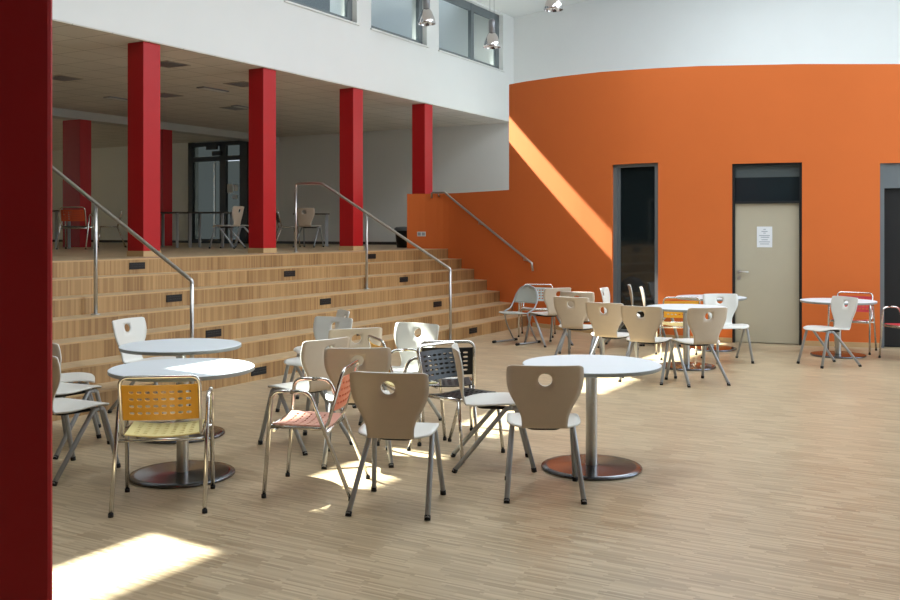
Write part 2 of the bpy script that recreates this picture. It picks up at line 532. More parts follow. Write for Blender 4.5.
for a, b in zip(st[:-1], st[1:]):
    if b-a < 0.5: continue
    pa, pb = wall_pt(a), wall_pt(b)
    if (pa-pb).length < 1e-4: continue
    na, nb = wnorm(a)*TH, wnorm(b)*TH
    low = b <= 509
    za, zb = (2.37, 2.37) if low else (wtop(a), wtop(b))
    z0 = 0
    hole = False
    for (x0, x1, zt, _) in OPEN:
        if a >= x0 and b <= x1: z0 = zt; hole = True
    q = [(pa.x, pa.y), (pb.x, pb.y), (pb.x+nb.x, pb.y+nb.y), (pa.x+na.x, pa.y+na.y)]
    mb.hexa([(x, y, z0) for x, y in q]+[(q[0][0], q[0][1], za), (q[1][0], q[1][1], zb), (q[2][0], q[2][1], zb), (q[3][0], q[3][1], za)])
    if not hole and a >= 528:
        fa, fb = wnorm(a)*-0.016, wnorm(b)*-0.016
        bb.hexa([(pa.x+fa.x, pa.y+fa.y, 0), (pb.x+fb.x, pb.y+fb.y, 0), (pb.x, pb.y, 0), (pa.x, pa.y, 0),
                 (pa.x+fa.x, pa.y+fa.y, 0.07), (pb.x+fb.x, pb.y+fb.y, 0.07), (pb.x, pb.y, 0.07), (pa.x, pa.y, 0.07)])
struct('wall_curved', mb, M['orange'])
struct('baseboard_curved', bb, M['wood_trim'])
# roof and side wall of the room behind the orange wall
back_pts = []
for x in [509, 530, 560, 600, 650, 700, 760, 830, 900, 1000, 1200, 1500]:
    p = wall_pt(x)+wnorm(x)*0.1; back_pts.append((p.x, p.y))
c509 = Vector((back_pts[0][0], back_pts[0][1], 0))
nn, dd = ND(c509)
w1 = W(nn, END); w2 = W(-6.2, END)
poly = back_pts+[(w2.x, w2.y), (w1.x, w1.y)]
mb = MB(); mb.prism(poly, 3.7, 3.86); struct('ceiling_room', mb, M['white'])
mb = MB(); mb.nd(nn-0.15, nn, dd+0.05, END, 0, 3.86); struct('wall_room', mb, M['white'])
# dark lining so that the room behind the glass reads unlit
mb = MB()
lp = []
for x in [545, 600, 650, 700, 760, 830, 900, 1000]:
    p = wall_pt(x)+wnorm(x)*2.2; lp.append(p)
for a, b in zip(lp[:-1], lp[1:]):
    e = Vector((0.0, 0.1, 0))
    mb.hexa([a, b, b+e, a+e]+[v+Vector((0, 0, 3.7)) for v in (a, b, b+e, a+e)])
struct('dark_lining', mb, M['darkroom'])

# frames set in the wall: local frame from P0 to P1
def set_in(px0, px1, depth):
    p0 = wall_pt(px0); p1 = wall_pt(px1)
    t = (p1-p0).normalized(); nrm = Vector((-t.y, t.x, 0))
    Lm = (p1-p0).length
    def bx(mbx, s0, s1, z0, z1, q0, q1, mi=0):
        P = [p0+t*s0+nrm*(q0), p0+t*s1+nrm*(q0), p0+t*s1+nrm*(q1), p0+t*s0+nrm*(q1)]
        mbx.hexa([Vector((v.x, v.y, z0)) for v in P]+[Vector((v.x, v.y, z1)) for v in P], mi)
    return bx, Lm, p0, t, nrm
# tall window
bx, Lm, p0, t, nr = set_in(612, 658, 0)
zt = OPEN[0][2]
mb = MB()
bx(mb, 0, 0.07, 0, zt, 0.03, 0.14); bx(mb, Lm-0.07, Lm, 0, zt, 0.03, 0.14)
bx(mb, 0, Lm, 0, 0.10, 0.03, 0.14); bx(mb, 0, Lm, zt-0.05, zt, 0.03, 0.14)
bx(mb, 0.07, 0.11, 0.1, zt-0.05, 0.06, 0.12)
o = struct('window_9', mb, M['greymetal'])
mb = MB(); bx(mb, 0.07, Lm-0.07, 0.1, zt-0.05, 0.08, 0.10); mb.build('pane', M['darkglass'], o)
# door with transom
bx, Lm, p0, t, nr = set_in(732, 802, 0)
zt = OPEN[1][2]; zd = z_of(767, 203)
mb = MB()
bx(mb, 0, 0.035, 0, zt, 0.02, 0.16); bx(mb, Lm-0.035, Lm, 0, zt, 0.02, 0.16)
bx(mb, 0, Lm, zt-0.03, zt, 0.02, 0.16); bx(mb, 0, Lm, zd, zd+0.03, 0.02, 0.16)
o = struct('door_1', mb, M['blackmetal'])
mb = MB(); bx(mb, 0.04, Lm-0.04, 0.01, zd-0.005, 0.07, 0.12); leaf = mb.build('door_leaf', M['doorleaf'], o)
mb = MB(); bx(mb, 0.035, Lm-0.035, zd+0.03, zt-0.2, 0.09, 0.11, 0); mb.build('transom_pane', M['slatglass'], o)
mb = MB(); bx(mb, 0.035, Lm-0.035, zt-0.2, zt-0.03, 0.09, 0.11, 0); mb.build('transom_panel', M['slatgrey'], o)
hz = z_of(740, 272)
c = p0+t*0.1+nr*0.07; c.z = hz
mb = MB(); mb.tube([c, c-nr*0.012], 0.026, 16)
mb.tube(fillet([c, c-nr*0.05, c-nr*0.05+t*0.13], 0.015), 0.010)
h = mb.build('door_handle', M['steel'], leaf)
c2 = c-Vector((0, 0, 0.085))
mb = MB(); mb.tube([c2, c2-nr*0.012], 0.026, 16); mb.build('lock_rosette', M['steel'], leaf)
# paper notice on the door
s0 = 0.36*Lm/1.0
pa = (757-732)/70*Lm; pbw = (772.5-732)/70*Lm
z1 = z_of(765, 226.5); z0 = z_of(765, 247.5)
mb = MB(); bx(mb, pa, pbw, z0, z1, 0.066, 0.07)
nt_ = thing('paper_notice', 'white printed paper sheet taped to the pale wooden door', 'notice')
mb.build('sheet', M['paper'], nt_)
mb = MB()
w_ = pbw-pa; hh = z1-z0
rows = [(0.12, 0.42, 0.58), (0.22, 0.30, 0.70), (0.30, 0.42, 0.58), (0.42, 0.15, 0.85), (0.50, 0.25, 0.8), (0.62, 0.3, 0.7), (0.72, 0.15, 0.85), (0.82, 0.2, 0.8)]
for (r_, a_, b_) in rows:
    bx(mb, pa+w_*a_, pa+w_*b_, z1-hh*(r_+0.03), z1-hh*r_, 0.0645, 0.066)
mb.build('printed_lines', M['ink'], nt_)
# doorway at the frame's edge
bx, Lm, p0, t, nr = set_in(880, 950, 0)
zt = OPEN[2][2]
mb = MB()
bx(mb, 0, 0.06, 0, zt, 0.02, 0.16); bx(mb, Lm-0.06, Lm, 0, zt, 0.02, 0.16); bx(mb, 0, Lm, zt-0.35, zt, 0.04, 0.14)
o = struct('door_2', mb, M['greymetal'])
mb = MB(); bx(mb, 0.06, Lm-0.06, 0.01, zt-0.36, 0.10, 0.14); mb.build('door_leaf', M['black'], o)

# gallery glazed door in the end wall
def ebox(mbx, px0, px1, py0, py1, q0, q1, mi=0):
    Y0 = d_plane(px0, END); Y1 = d_plane(px1, END)
    n0 = ND(at(px0, Y0))[0]; n1 = ND(at(px1, Y1))[0]
    Ym = d_plane((px0+px1)/2, END)
    za = EYE+(HZ-py1)*Ym/FPX; zb = EYE+(HZ-py0)*Ym/FPX
    za = max(za, L)
    mbx.nd(min(n0, n1), max(n0, n1), END-q1, END-q0, za, zb, mi)
mb = MB()
ebox(mb, 190.5, 195, 143, 246, 0, 0.1); ebox(mb, 222, 228, 143, 246, 0, 0.1); ebox(mb, 242, 249.5, 143, 246, 0, 0.1)
ebox(mb, 190.5, 249.5, 142, 146, 0, 0.1); ebox(mb, 190.5, 249.5, 156.5, 161, 0, 0.1); ebox(mb, 190.5, 249.5, 239, 246, 0, 0.1)
o = struct('door_3', mb, M['blackmetal'])
mb = MB(); ebox(mb, 195, 242, 146, 156.5, 0.03, 0.05); mb.build('transom_pane', M['tinted'], o)
mb = MB(); ebox(mb, 195, 222, 161, 239, 0.03, 0.05); pn = mb.build('pane', M['tinted'], o)
mb = MB(); ebox(mb, 228, 242, 161, 239, 0.03, 0.05); mb.build('pane', M['tinted'], o)
mb = MB(); ebox(mb, 216, 217.2, 162, 237, 0.05, 0.1); mb.build('door_handle', M['steel'], o)
for nm_, (a, b, c_, d_), lb in (('exit_sign', (211, 221, 145.5, 150), 'small dark exit sign hanging in front of the glazed gallery door transom'),):
    mb = MB(); ebox(mb, a, b, c_, d_, 0.12, 0.2)
    so = mb.build(nm_, M['blackmetal']); so['label'] = lb; so['category'] = 'sign'
mb = MB(); ebox(mb, 215.5, 224.5, 151.5, 156, 0.101, 0.15)
so = mb.build('door_closer', M['blackmetal'], o)
mb = MB(); ebox(mb, 228.5, 234, 184, 193, 0.051, 0.056); ebox(mb, 235, 239.5, 184.5, 191, 0.051, 0.056); ebox(mb, 234, 239, 195, 199, 0.051, 0.056)
so = mb.build('paper_notices', M['paper'], o)

# ------------------------------------------------------------ red columns
def column(nf, d0, w, z0, z1, label, plinth=True, nm='red_column', g=None, dn=None):
    dn = dn or w
    base = W(nf+dn/2, d0+w/2, z0)
    t_ = thing(nm, label, 'column', base, math.atan2(D.y, D.x), g)
    mb = MB(); zb = 0.075 if plinth else 0
    mb.box(-w/2, w/2, -dn/2, dn/2, zb, z1-z0)
    mb.build('shaft', M['red'], t_, bevel=0.008)
    if plinth:
        mb = MB(); mb.box(-w/2-0.006, w/2+0.006, -w/2-0.006, w/2+0.006, 0, zb)
        mb.build('plinth', M['wood_trim'], t_)
    return t_
lab = ['',
       'square red column on the gallery edge in front of the glazed black-framed door',
       'square red gallery-edge column crossed by the middle handrail',
       'square red column rising behind the end of the orange parapet']
lab[0] = 'square red gallery-edge column crossed at its foot by the first stair handrail'
for i, d in enumerate((9.29, 11.73, 14.15, 16.62)):
    column(10.0, d+0.01, 0.305, L, GC, lab[i], True, g='red columns along the gallery edge')
column(17.02, 14.07, 0.30, L, 4.02, 'red column deep in the gallery behind the orange-backed armchair', False, g='red columns deep in the gallery', dn=0.55)
column(17.02, 16.42, 0.30, L, 4.02, 'red column deep in the gallery half hidden behind a gallery-edge column', False, g='red columns deep in the gallery', dn=0.55)
# tall column beside the camera
t_ = thing('red_column', 'tall dark red column', 'column', (-1.42, 2.78, 0), 0.0)
t_['label'] = 'tall dark red column on the hall floor beside three cut-off chairs'
mb = MB(); mb.box(-0.27, 0.27, -0.2, 0.2, 0, 7.3)
mb.build('shaft', M['red'], t_, bevel=0.012)
t_.rotation_euler = (0, 0, math.radians(23.2))
_c = at(52.5, 2.45); _r = Matrix.Rotation(math.radians(23.2), 3, 'Z')
t_.location = _c-_r@Vector((0.27, -0.2, 0))

# ------------------------------------------------------------ handrails
def handrail(d, label, npost, zb, nb):
    r = 0.021
    t_ = thing('stair_handrail', label, 'handrail', W(7.03, d, 0), math.atan2(N.y, N.x), 'steel handrails on the wide steps')
    def loc(n, z): return Vector((n-7.03, 0, z))
    mb = MB()
    path = fillet([loc(7.05, zb-0.05), loc(7.05, zb), loc(nb, 2.40), loc(9.93, 2.41), loc(9.93, 2.30)], 0.05)
    mb.tube(path[0:1]+path[1:], r, 12)
    mb.build('rail', M['steel'], t_)
    for n, z0, z1 in ((7.05, 0, zb-0.03), (npost, 4*RI, zb+(npost-7.05)*(2.4-zb)/(nb-7.05)), (9.93, L, 2.32)):
        mb = MB(); mb.tube([loc(n, z0), loc(n, z1)], r, 12)
        p_ = mb.build('post', M['steel'], t_)
        mb = MB(); mb.lathe([(0.0, 0.012), (0.045, 0.012), (0.05, 0.008), (0.05, 0), (0, 0)], 16, loc(n, z0))
        mb.build('floor_flange', M['steel'], p_)
    return t_
handrail(7.19, 'steel handrail sloping down the steps behind the two white round tables', 8.45, 1.14, 9.25)
handrail(12.45, 'steel handrail midway along the steps, ending behind the sunlit white chair', 8.54, 1.08, 9.40)
# wall rail on the orange wall
def wr(px, py, off=0.07):
    p = wall_pt(px)-wnorm(px)*off; p.z = EYE+(HZ-py)*p.y/FPX
    return p
t_ = thing('wall_handrail', 'steel handrail fixed along the orange wall above the step ends', 'handrail')
pts = [wr(433, 198), wr(433, 193), wr(447, 192.4)]
for x in range(455, 535, 8): pts.append(wr(x, 192.4+(x-447)*(263-192.4)/(534.7-447)))
pts += [wr(535, 263.2), wr(536, 271)]
mb = MB(); mb.tube(pts, 0.021, 10); mb.build('rail', M['steel'], t_)
for x in (440, 482, 527):
    y_ = 192.8 if x < 447 else 192.4+(x-447)*0.805
    a = wr(x, y_); b = wr(x, y_+4, 0.0)
    mb = MB(); mb.tube([a, a+Vector((0, 0, -0.06)), b], 0.009, 8); mb.build('bracket', M['steel'], t_)

# ------------------------------------------------------------ step lights
sl = None
words = {1: 'lowest', 2: 'second', 3: 'third', 4: 'fourth', 5: 'fifth', 6: 'sixth', 7: 'topmost'}
rows = [(137, 7, 0), (174, 5, 0), (213.4, 3, 0), (258.6, 1, 0), (289.5, 6, 1), (325.3, 4, 1), (362, 2, 1), (371.5, 7, 2), (403.6, 5, 2), (437.4, 3, 2), (473, 1, 2)]
where = ['under the first handrail', 'between the two handrails', 'towards the orange wall']
for px, k, g in rows:
    n_ = C0+(k-1)*TR
    Y = n_plane(px, n_)
    d_ = ND(at(px, Y))[1]
    zc = (k-0.47)*RI
    lb = 'black step light in the %s riser, %s' % (words[k], where[g])
    t_ = thing('step_light', lb, 'step light', W(n_, d_, zc), math.atan2(D.y, D.x), 'black step lights in the risers')
    if sl is None:
        mb = MB(); mb.box(-0.125, 0.125, -0.008, 0.004, -0.042, 0.042)
        a_ = mb.build('housing', M['black'], t_, bevel=0.002)
        mb = MB(); mb.box(-0.11, 0.11, -0.011, -0.006, 0.012, 0.020); mb.box(-0.11, 0.11, -0.011, -0.006, -0.014, -0.006)
        b_ = mb.build('louvre', M['blackmetal'], t_)
        sl = (a_, b_)
    else:
        for q in sl:
            c_ = q.copy(); COL.objects.link(c_); c_.parent = t_

# double socket on the parapet
mb = MB(); p = wall_pt(421.5)
ny = wnorm(421.5); zc = EYE-3.0*p.y/FPX
t_ = thing('wall_socket', 'white double socket plate on the orange parapet beside the bin', 'socket')
tv = Vector((ny.y, -ny.x, 0))
def sq(mbx, c, hw, hh, q0, q1):
    P = [c-tv*hw-ny*q1, c+tv*hw-ny*q1, c+tv*hw-ny*q0, c-tv*hw-ny*q0]
    mbx.hexa([v-Vector((0, 0, hh)) for v in P]+[v+Vector((0, 0, hh)) for v in P])
cc = Vector((p.x, p.y, zc))
sq(mb, cc, 0.085, 0.045, 0, 0.012); mb.build('plate', M['socket'], t_)
for sgn in (-1, 1):
    mb = MB(); sq(mb, cc+tv*0.042*sgn, 0.03, 0.03, 0.012, 0.015); mb.build('outlet', M['tableedge'], t_)
# bin behind the parapet end
t_ = thing('waste_bin', 'dark waste bin on the gallery floor behind the orange parapet end', 'bin', at(404, 20.3, L))
mb = MB(); mb.lathe([(0, 0), (0.15, 0), (0.19, 0.36), (0.19, 0.37)], 20); mb.build('body', M['blackplastic'], t_)
mb = MB(); mb.lathe([(0.205, 0.35), (0.205, 0.40), (0.17, 0.43), (0, 0.44)], 20); mb.build('lid', M['greymetal'], t_)

# ceiling fittings in the gallery
gc0 = None
for px, py, lb in ((213, 89, 'pale flush ceiling light over the glazed gallery door approach'), (120, 98.5, 'pale flush ceiling light above the tables deep in the gallery'),
                   (245, 107, 'pale flush gallery ceiling light just behind the column by the glazed door')):
    Y = (GC-EYE)*FPX/(HZ-py)
    t_ = thing('ceiling_light', lb, 'ceiling light', at(px, Y, GC), math.atan2(D.y, D.x))
    mb = MB(); mb.box(-0.32, 0.32, -0.09, 0.09, -0.02, 0); mb.build('frame', M['lampgrey'], t_)
    mb = MB(); mb.box(-0.29, 0.29, -0.06, 0.06, -0.026, -0.02); mb.build('diffuser', M['socket'], t_)
for px, py, lb in ((168, 64, 'dark square air vent in the gallery ceiling beside the nearest red column top'), (165, 95, 'dark square air vent in the gallery ceiling deeper behind the first red column'),
                   (62, 78, 'dark square air vent in the gallery ceiling close to the tall hall column'), (243, 84, 'dark square air vent in the gallery ceiling before the second red column'),
                   (236, 108, 'dark square air vent in the gallery ceiling above the glazed door')):
    Y = (GC-EYE)*FPX/(HZ-py)
    t_ = thing('ceiling_vent', lb, 'vent', at(px, Y, GC), math.atan2(D.y, D.x))
    mb = MB(); mb.box(-0.24, 0.24, -0.24, 0.24, -0.008, 0); mb.build('frame', M['ventgrey'], t_)
    mb = MB()
    for q in range(5): mb.box(-0.2, 0.2, -0.2+q*0.085, -0.15+q*0.085, -0.014, -0.008)
    mb.build('grille', M['lampgrey'], t_)

# ------------------------------------------------------------ pendant lamps
pl = None
def pendant(px, ybot, Y, label):
    global pl
    zb = EYE+(HZ-ybot)*Y/FPX
    base = at(px, Y, zb)
    n_ = ND(base)[0]
    zc = 6.63+(FN+0.3-n_)*(8.25-6.63)/(FN+0.3+6.4)
    t_ = thing('pendant_lamp', label, 'lamp', base, 0, 'pendant lamps under the hall ceiling')
    mb = MB(); mb.lathe([(0.165, 0), (0.17, 0.01), (0.15, 0.1), (0.10, 0.22), (0.06, 0.28), (0.055, 0.28), (0.095, 0.215), (0.145, 0.095), (0.16, 0.0)], 28)
    mb.build('reflector', M['reflector'], t_)
    mb = MB(); mb.lathe([(0, 0.27), (0.062, 0.27), (0.065, 0.5), (0.04, 0.53), (0, 0.53)], 20); mb.build('housing', M['lampgrey'], t_)
    for k in range(3):
        a = k*2*PI/3+0.4
        mb = MB(); mb.lathe([(0.001, -0.035), (0.03, -0.02), (0.042, 0.02), (0.03, 0.06), (0.018, 0.1), (0.018, 0.2)], 14, (0.075*math.cos(a), 0.075*math.sin(a), 0.03))
        mb.build('bulb', M['bulb'], t_)
    for sg in (-1, 1):
        mb = MB(); mb.tube([(0.04*sg, 0, 0.52), (0.04*sg, 0, zc-zb+0.01)], 0.004, 6); mb.build('cord', M['lampgrey'], t_)
    return t_
pendant(426.5, 24, 17.8, 'silver bell pendant lamp hanging between the second and third clerestory windows')
pendant(492, 47.5, 18.2, 'silver bell pendant lamp hanging in front of the widest clerestory window')
pendant(553.5, 10, 17.0, 'silver bell pendant lamp cut by the top edge above the orange wall')

# ============================================================ FURNITURE
# ---- moulded shell chair with a finger hole
def loft(prof, hole=None, cols=12, curve=0.0, sub=4):
    """prof: list of (y, z, halfwidth, dish). returns MB grid; hole = (row0, colblock) ring block."""
    # resample the profile smoothly
    P = prof; n = len(P)
    rows_ = []
    Q = [P[0]]+P+[P[-1]]
    for i in range(1, len(Q)-2):
        for j in range(sub):
            t = j/sub
            rows_.append([0.5*(2*Q[i][a]+(Q[i+1][a]-Q[i-1][a])*t+(2*Q[i-1][a]-5*Q[i][a]+4*Q[i+1][a]-Q[i+2][a])*t*t+(3*Q[i][a]-Q[i-1][a]-3*Q[i+1][a]+Q[i+2][a])*t**3) for a in range(4)])
    rows_.append(list(P[-1]))
    return rows_
def shell_part(prof, name, parent, mats, hole_z=None, thick=0.012):
    R = loft(prof)
    cols = 14
    mb = MB()
    def pt(r, s):
        y, z, w, dish = R[r]
        return (s*w, y+dish*s*s*(1 if hole_z else 0), z+(0 if hole_z else dish*s*s))
    nr_ = len(R)
    def srow(r, y, z, w, dish): pass
    V = {}
    for r in range(nr_):
        for c in range(cols+1):
            V[(r, c)] = len(mb.v); mb.v.append(pt(r, -1+2*c/cols))
    skip = set()
    if hole_z:
        HR = 10
        r0 = min(range(nr_), key=lambda r: abs(R[r][1]-hole_z))-HR//2
        r0 = min(r0, nr_-1-HR-1)
        c0 = cols//2-2
        for r in range(r0, r0+HR):
            for c in range(c0, c0+4): skip.add((r, c))
        ring = [(r0, c0+i) for i in range(4)]+[(r0+i, c0+4) for i in range(HR)]+[(r0+HR, c0+4-i) for i in range(4)]+[(r0+HR-i, c0) for i in range(HR)]
        cz = hole_z
        rad = 0.042
        inner = []
        for (r, c) in ring:
            v = mb.v[V[(r, c)]]
            a = math.atan2(v[2]-cz, v[0])
            x = rad*math.cos(a); z = cz+rad*0.96*math.sin(a)
            yy = v[1]
            for q in range(nr_-1):
                if R[q][1] <= z <= R[q+1][1]:
                    tt = (z-R[q][1])/(R[q+1][1]-R[q][1]+1e-9)
                    yy = R[q][0]+(R[q+1][0]-R[q][0])*tt
                    w = R[q][2]; yy += R[q][3]*(x/w)**2
            inner.append(len(mb.v)); mb.v.append((x, yy, z))
        for i in range(len(ring)):
            j = (i+1) % len(ring)
            mb.f.append((V[ring[i]], V[ring[j]], inner[j], inner[i])); mb.m.append(0); mb.sm.append(True)
    for r in range(nr_-1):
        for c in range(cols):
            if (r, c) in skip: continue
            mb.f.append((V[(r, c)], V[(r, c+1)], V[(r+1, c+1)], V[(r+1, c)])); mb.m.append(0); mb.sm.append(True)
    return mb.build(name, mats, parent, solid=(thick, 1))

def make_shell_chair(label, loc, rz, group):
    t_ = thing('shell_chair', label, 'chair', loc, rz, group)
    mats = [M['shellback'], M['shellfront']]
    # seat from front edge to neck: (y, z, halfwidth, dish)
    seat = [(0.225, 0.428, 0.13, -0.002), (0.218, 0.440, 0.175, -0.002), (0.19, 0.452, 0.205, 0.0), (0.11, 0.455, 0.224, 0.008), (0.0, 0.447, 0.230, 0.014),
            (-0.09, 0.441, 0.226, 0.014), (-0.145, 0.438, 0.205, 0.012), (-0.175, 0.438, 0.170, 0.008), (-0.195, 0.441, 0.141, 0.003)]
    shell_part(seat, 'seat', t_, mats)
    back = [(-0.195, 0.441, 0.141, 0.0), (-0.216, 0.465, 0.139, 0.003), (-0.230, 0.52, 0.146, 0.010), (-0.241, 0.58, 0.172, 0.02), (-0.252, 0.64, 0.206, 0.03),
            (-0.263, 0.70, 0.227, 0.036), (-0.274, 0.755, 0.232, 0.038), (-0.285, 0.798, 0.231, 0.038), (-0.291, 0.822, 0.226, 0.036), (-0.294, 0.831, 0.200, 0.03)]
    shell_part(back, 'backrest', t_, mats, hole_z=0.745)
    R_ = 0.0160
    for s in (-1, 1):
        x = 0.19*s
        ap = Vector((x, 0.115, 0.428))
        rear = fillet([Vector((0.232*s, -0.285, 0.012)), Vector((x, 0.075, 0.428)), ap], 0.05)
        front = fillet([Vector((0.222*s, 0.262, 0.012)), Vector((x, 0.155, 0.428)), ap], 0.05)
        for path in (rear, front):
            mb = MB(); mb.tube(path, R_, 8); lg = mb.build('leg', M['legsteel'], t_)
            mb = MB(); f = path[0]; mb.tube([f-Vector((0, 0, 0.012)), f+(path[1]-path[0]).normalized()*0.018], 0.0182, 8)
            mb.build('rubber_foot', M['rubber'], lg)
    mb = MB(); mb.tube([(-0.19, 0.115, 0.426), (0.19, 0.115, 0.426)], 0.012, 8)
    mb.build('crossbar', M['legsteel'], t_)
    mb = MB(); mb.tube(fillet([(-0.12, 0.11, 0.418), (-0.09, -0.11, 0.420), (0.09, -0.11, 0.420), (0.12, 0.11, 0.418)], 0.05), 0.012, 8)
    mb.build('seat_frame', M['rubber'], t_)
    return t_

# ---- tubular armchair with slotted plastic panels
def slotted(name, parent, m, fn, nx, ny, hx=0.30, hy=0.22, thick=0.008):
    """fn(u,v)->point, u,v in 0..1; a ring of faces round every slot."""
    mb = MB()
    mgx, mgy = 0.07, 0.10
    V = {}
    def vid(u, v):
        k = (round(u, 5), round(v, 5))
        if k not in V:
            V[k] = len(mb.v); mb.v.append(tuple(fn(u, v)))
        return V[k]
    us = [0]+[mgx+(1-2*mgx)*i/(2*nx) for i in range(2*nx+1)]+[1]
    vs = [0]+[mgy+(1-2*mgy)*i/(2*ny) for i in range(2*ny+1)]+[1]
    def F(*q): mb.f.append(tuple(q)); mb.m.append(0); mb.sm.append(False)
    for i in range(len(us)-1):
        for j in range(len(vs)-1):
            if 0 < i < len(us)-2+0 and 0 < j < len(vs)-2+0: continue
            F(vid(us[i], vs[j]), vid(us[i+1], vs[j]), vid(us[i+1], vs[j+1]), vid(us[i], vs[j+1]))
    for ix in range(nx):
        for iy in range(ny):
            u0, u1, u2 = us[1+2*ix:4+2*ix]; v0, v1, v2 = vs[1+2*iy:4+2*iy]
            outer = [(u0, v0), (u1, v0), (u2, v0), (u2, v1), (u2, v2), (u1, v2), (u0, v2), (u0, v1)]
            du = (u2-u0)*hx; dv = (v2-v0)*hy
            inner = [(u1-du*0.75, v1-dv*0.8), (u1, v1-dv), (u1+du*0.75, v1-dv*0.8), (u1+du, v1), (u1+du*0.75, v1+dv*0.8), (u1, v1+dv), (u1-du*0.75, v1+dv*0.8), (u1-du, v1)]
            o_ = [vid(*q) for q in outer]; n_ = [vid(*q) for q in inner]
            for q in range(8):
                r = (q+1) % 8
                F(o_[q], o_[r], n_[r], n_[q])
    return mb.build(name, m, parent, solid=(thick,))

def make_armchair(label, loc, rz, back_m, seat_m, group=None):
    t_ = thing('tubular_armchair', label, 'armchair', loc, rz, group)
    R_ = 0.0130
    for s in (-1, 1):
        x = 0.262*s
        mid = Vector((x, 0.085, 0.655))
        front = fillet([Vector((x, 0.255, 0.012)), Vector((x*0.985, 0.205, 0.655)), mid], 0.07)
        rear = fillet([Vector((x, -0.29, 0.012)), Vector((x*0.985, -0.03, 0.655)), mid], 0.07)
        for path in (front, rear):
            mb = MB(); mb.tube(path, R_, 8); lg = mb.build('leg', M['chrome'], t_)
            mb = MB(); f = path[0]; mb.tube([f-Vector((0, 0, 0.012)), f+Vector((0, 0, 0.010))], 0.0155, 8); mb.build('rubber_foot', M['rubber'], lg)
    w = 0.226
    loop = [(-w, 0.22, 0.432), (-w, -0.13, 0.422), (-w, -0.235, 0.79), (w, -0.235, 0.79), (w, -0.13, 0.422), (w, 0.22, 0.432)]
    path = fillet(loop[:3], 0.06)[:-1]+fillet(loop[1:5], 0.05)[0:0]
    path = fillet(loop, 0.055)
    mb = MB(); mb.tube(path, 0.011, 8)
    mb.tube([(-w, 0.22, 0.432), (w, 0.22, 0.432)], 0.011, 8)
    mb.build('seat_frame', M['chrome'], t_)
    for y, z in ((0.19, 0.415), (-0.125, 0.40)):
        mb = MB(); mb.tube([(-0.262, y, z), (0.262, y, z)], 0.010, 8); mb.build('crossbar', M['chrome'], t_)
    def fb(u, v):
        x = -0.215+0.43*u; z = 0.530+0.212*v
        y = -0.13-(z-0.422)*0.285+0.004
        return (x, y-0.03*(1-(2*u-1)**2)+0.0, z)
    slotted('backrest', t_, back_m, fb, 8, 4, 0.34, 0.22)
    def fs(u, v):
        x = -0.215+0.43*u; y = -0.125+0.34*v
        return (x, y, 0.436-0.018*(1-(2*u-1)**2)+0.012*v)
    slotted('seat', t_, seat_m, fs, 7, 6, 0.30, 0.17)
    return t_

# ---- armless tubular chair, its back tubes running down into the rear legs
def make_side_chair(label, loc, rz, m, group=None):
    t_ = thing('slotted_chair', label, 'chair', loc, rz, group)
    R_ = 0.0125; w = 0.205
    up = [(-w-0.015, -0.31, 0.012), (-w, -0.15, 0.43), (-w, -0.235, 0.785), (w, -0.235, 0.785), (w, -0.15, 0.43), (w+0.015, -0.31, 0.012)]
    mb = MB(); mb.tube(fillet(up[1:5], 0.06), R_, 8); mb.build('back_frame', M['chrome'], t_)
    for s in (-1, 1):
        for a, b in (((s*(w+0.015), -0.31, 0.012), (s*w, -0.15, 0.43)), ((s*(w+0.015), 0.24, 0.012), (s*w, 0.19, 0.432))):
            mb = MB(); mb.tube([a, b], R_, 8); lg = mb.build('leg', M['chrome'], t_)
            mb = MB(); f = Vector(a); mb.tube([f-Vector((0, 0, 0.012)), f+Vector((0, 0, 0.012))], 0.0155, 8); mb.build('rubber_foot', M['rubber'], lg)
        mb = MB(); mb.tube([(s*w, -0.15, 0.43), (s*w, 0.2, 0.432)], R_, 8); mb.build('seat_rail', M['chrome'], t_)
    mb = MB(); mb.tube([(-w, 0.2, 0.432), (w, 0.2, 0.432)], 0.011, 8); mb.build('crossbar', M['chrome'], t_)
    def fb(u, v):
        x = -w+0.012+(2*w-0.024)*u; z = 0.525+0.215*v
        return (x, -0.15-(z-0.43)*0.24-0.02*(1-(2*u-1)**2), z)
    slotted('backrest', t_, m, fb, 6, 5, 0.36, 0.24)
    def fs(u, v):
        x = -w+0.012+(2*w-0.024)*u; y = -0.14+0.33*v
        return (x, y, 0.438-0.014*(1-(2*u-1)**2)+0.008*v)
    slotted('seat', t_, m, fs, 6, 6, 0.36, 0.2)
    return t_

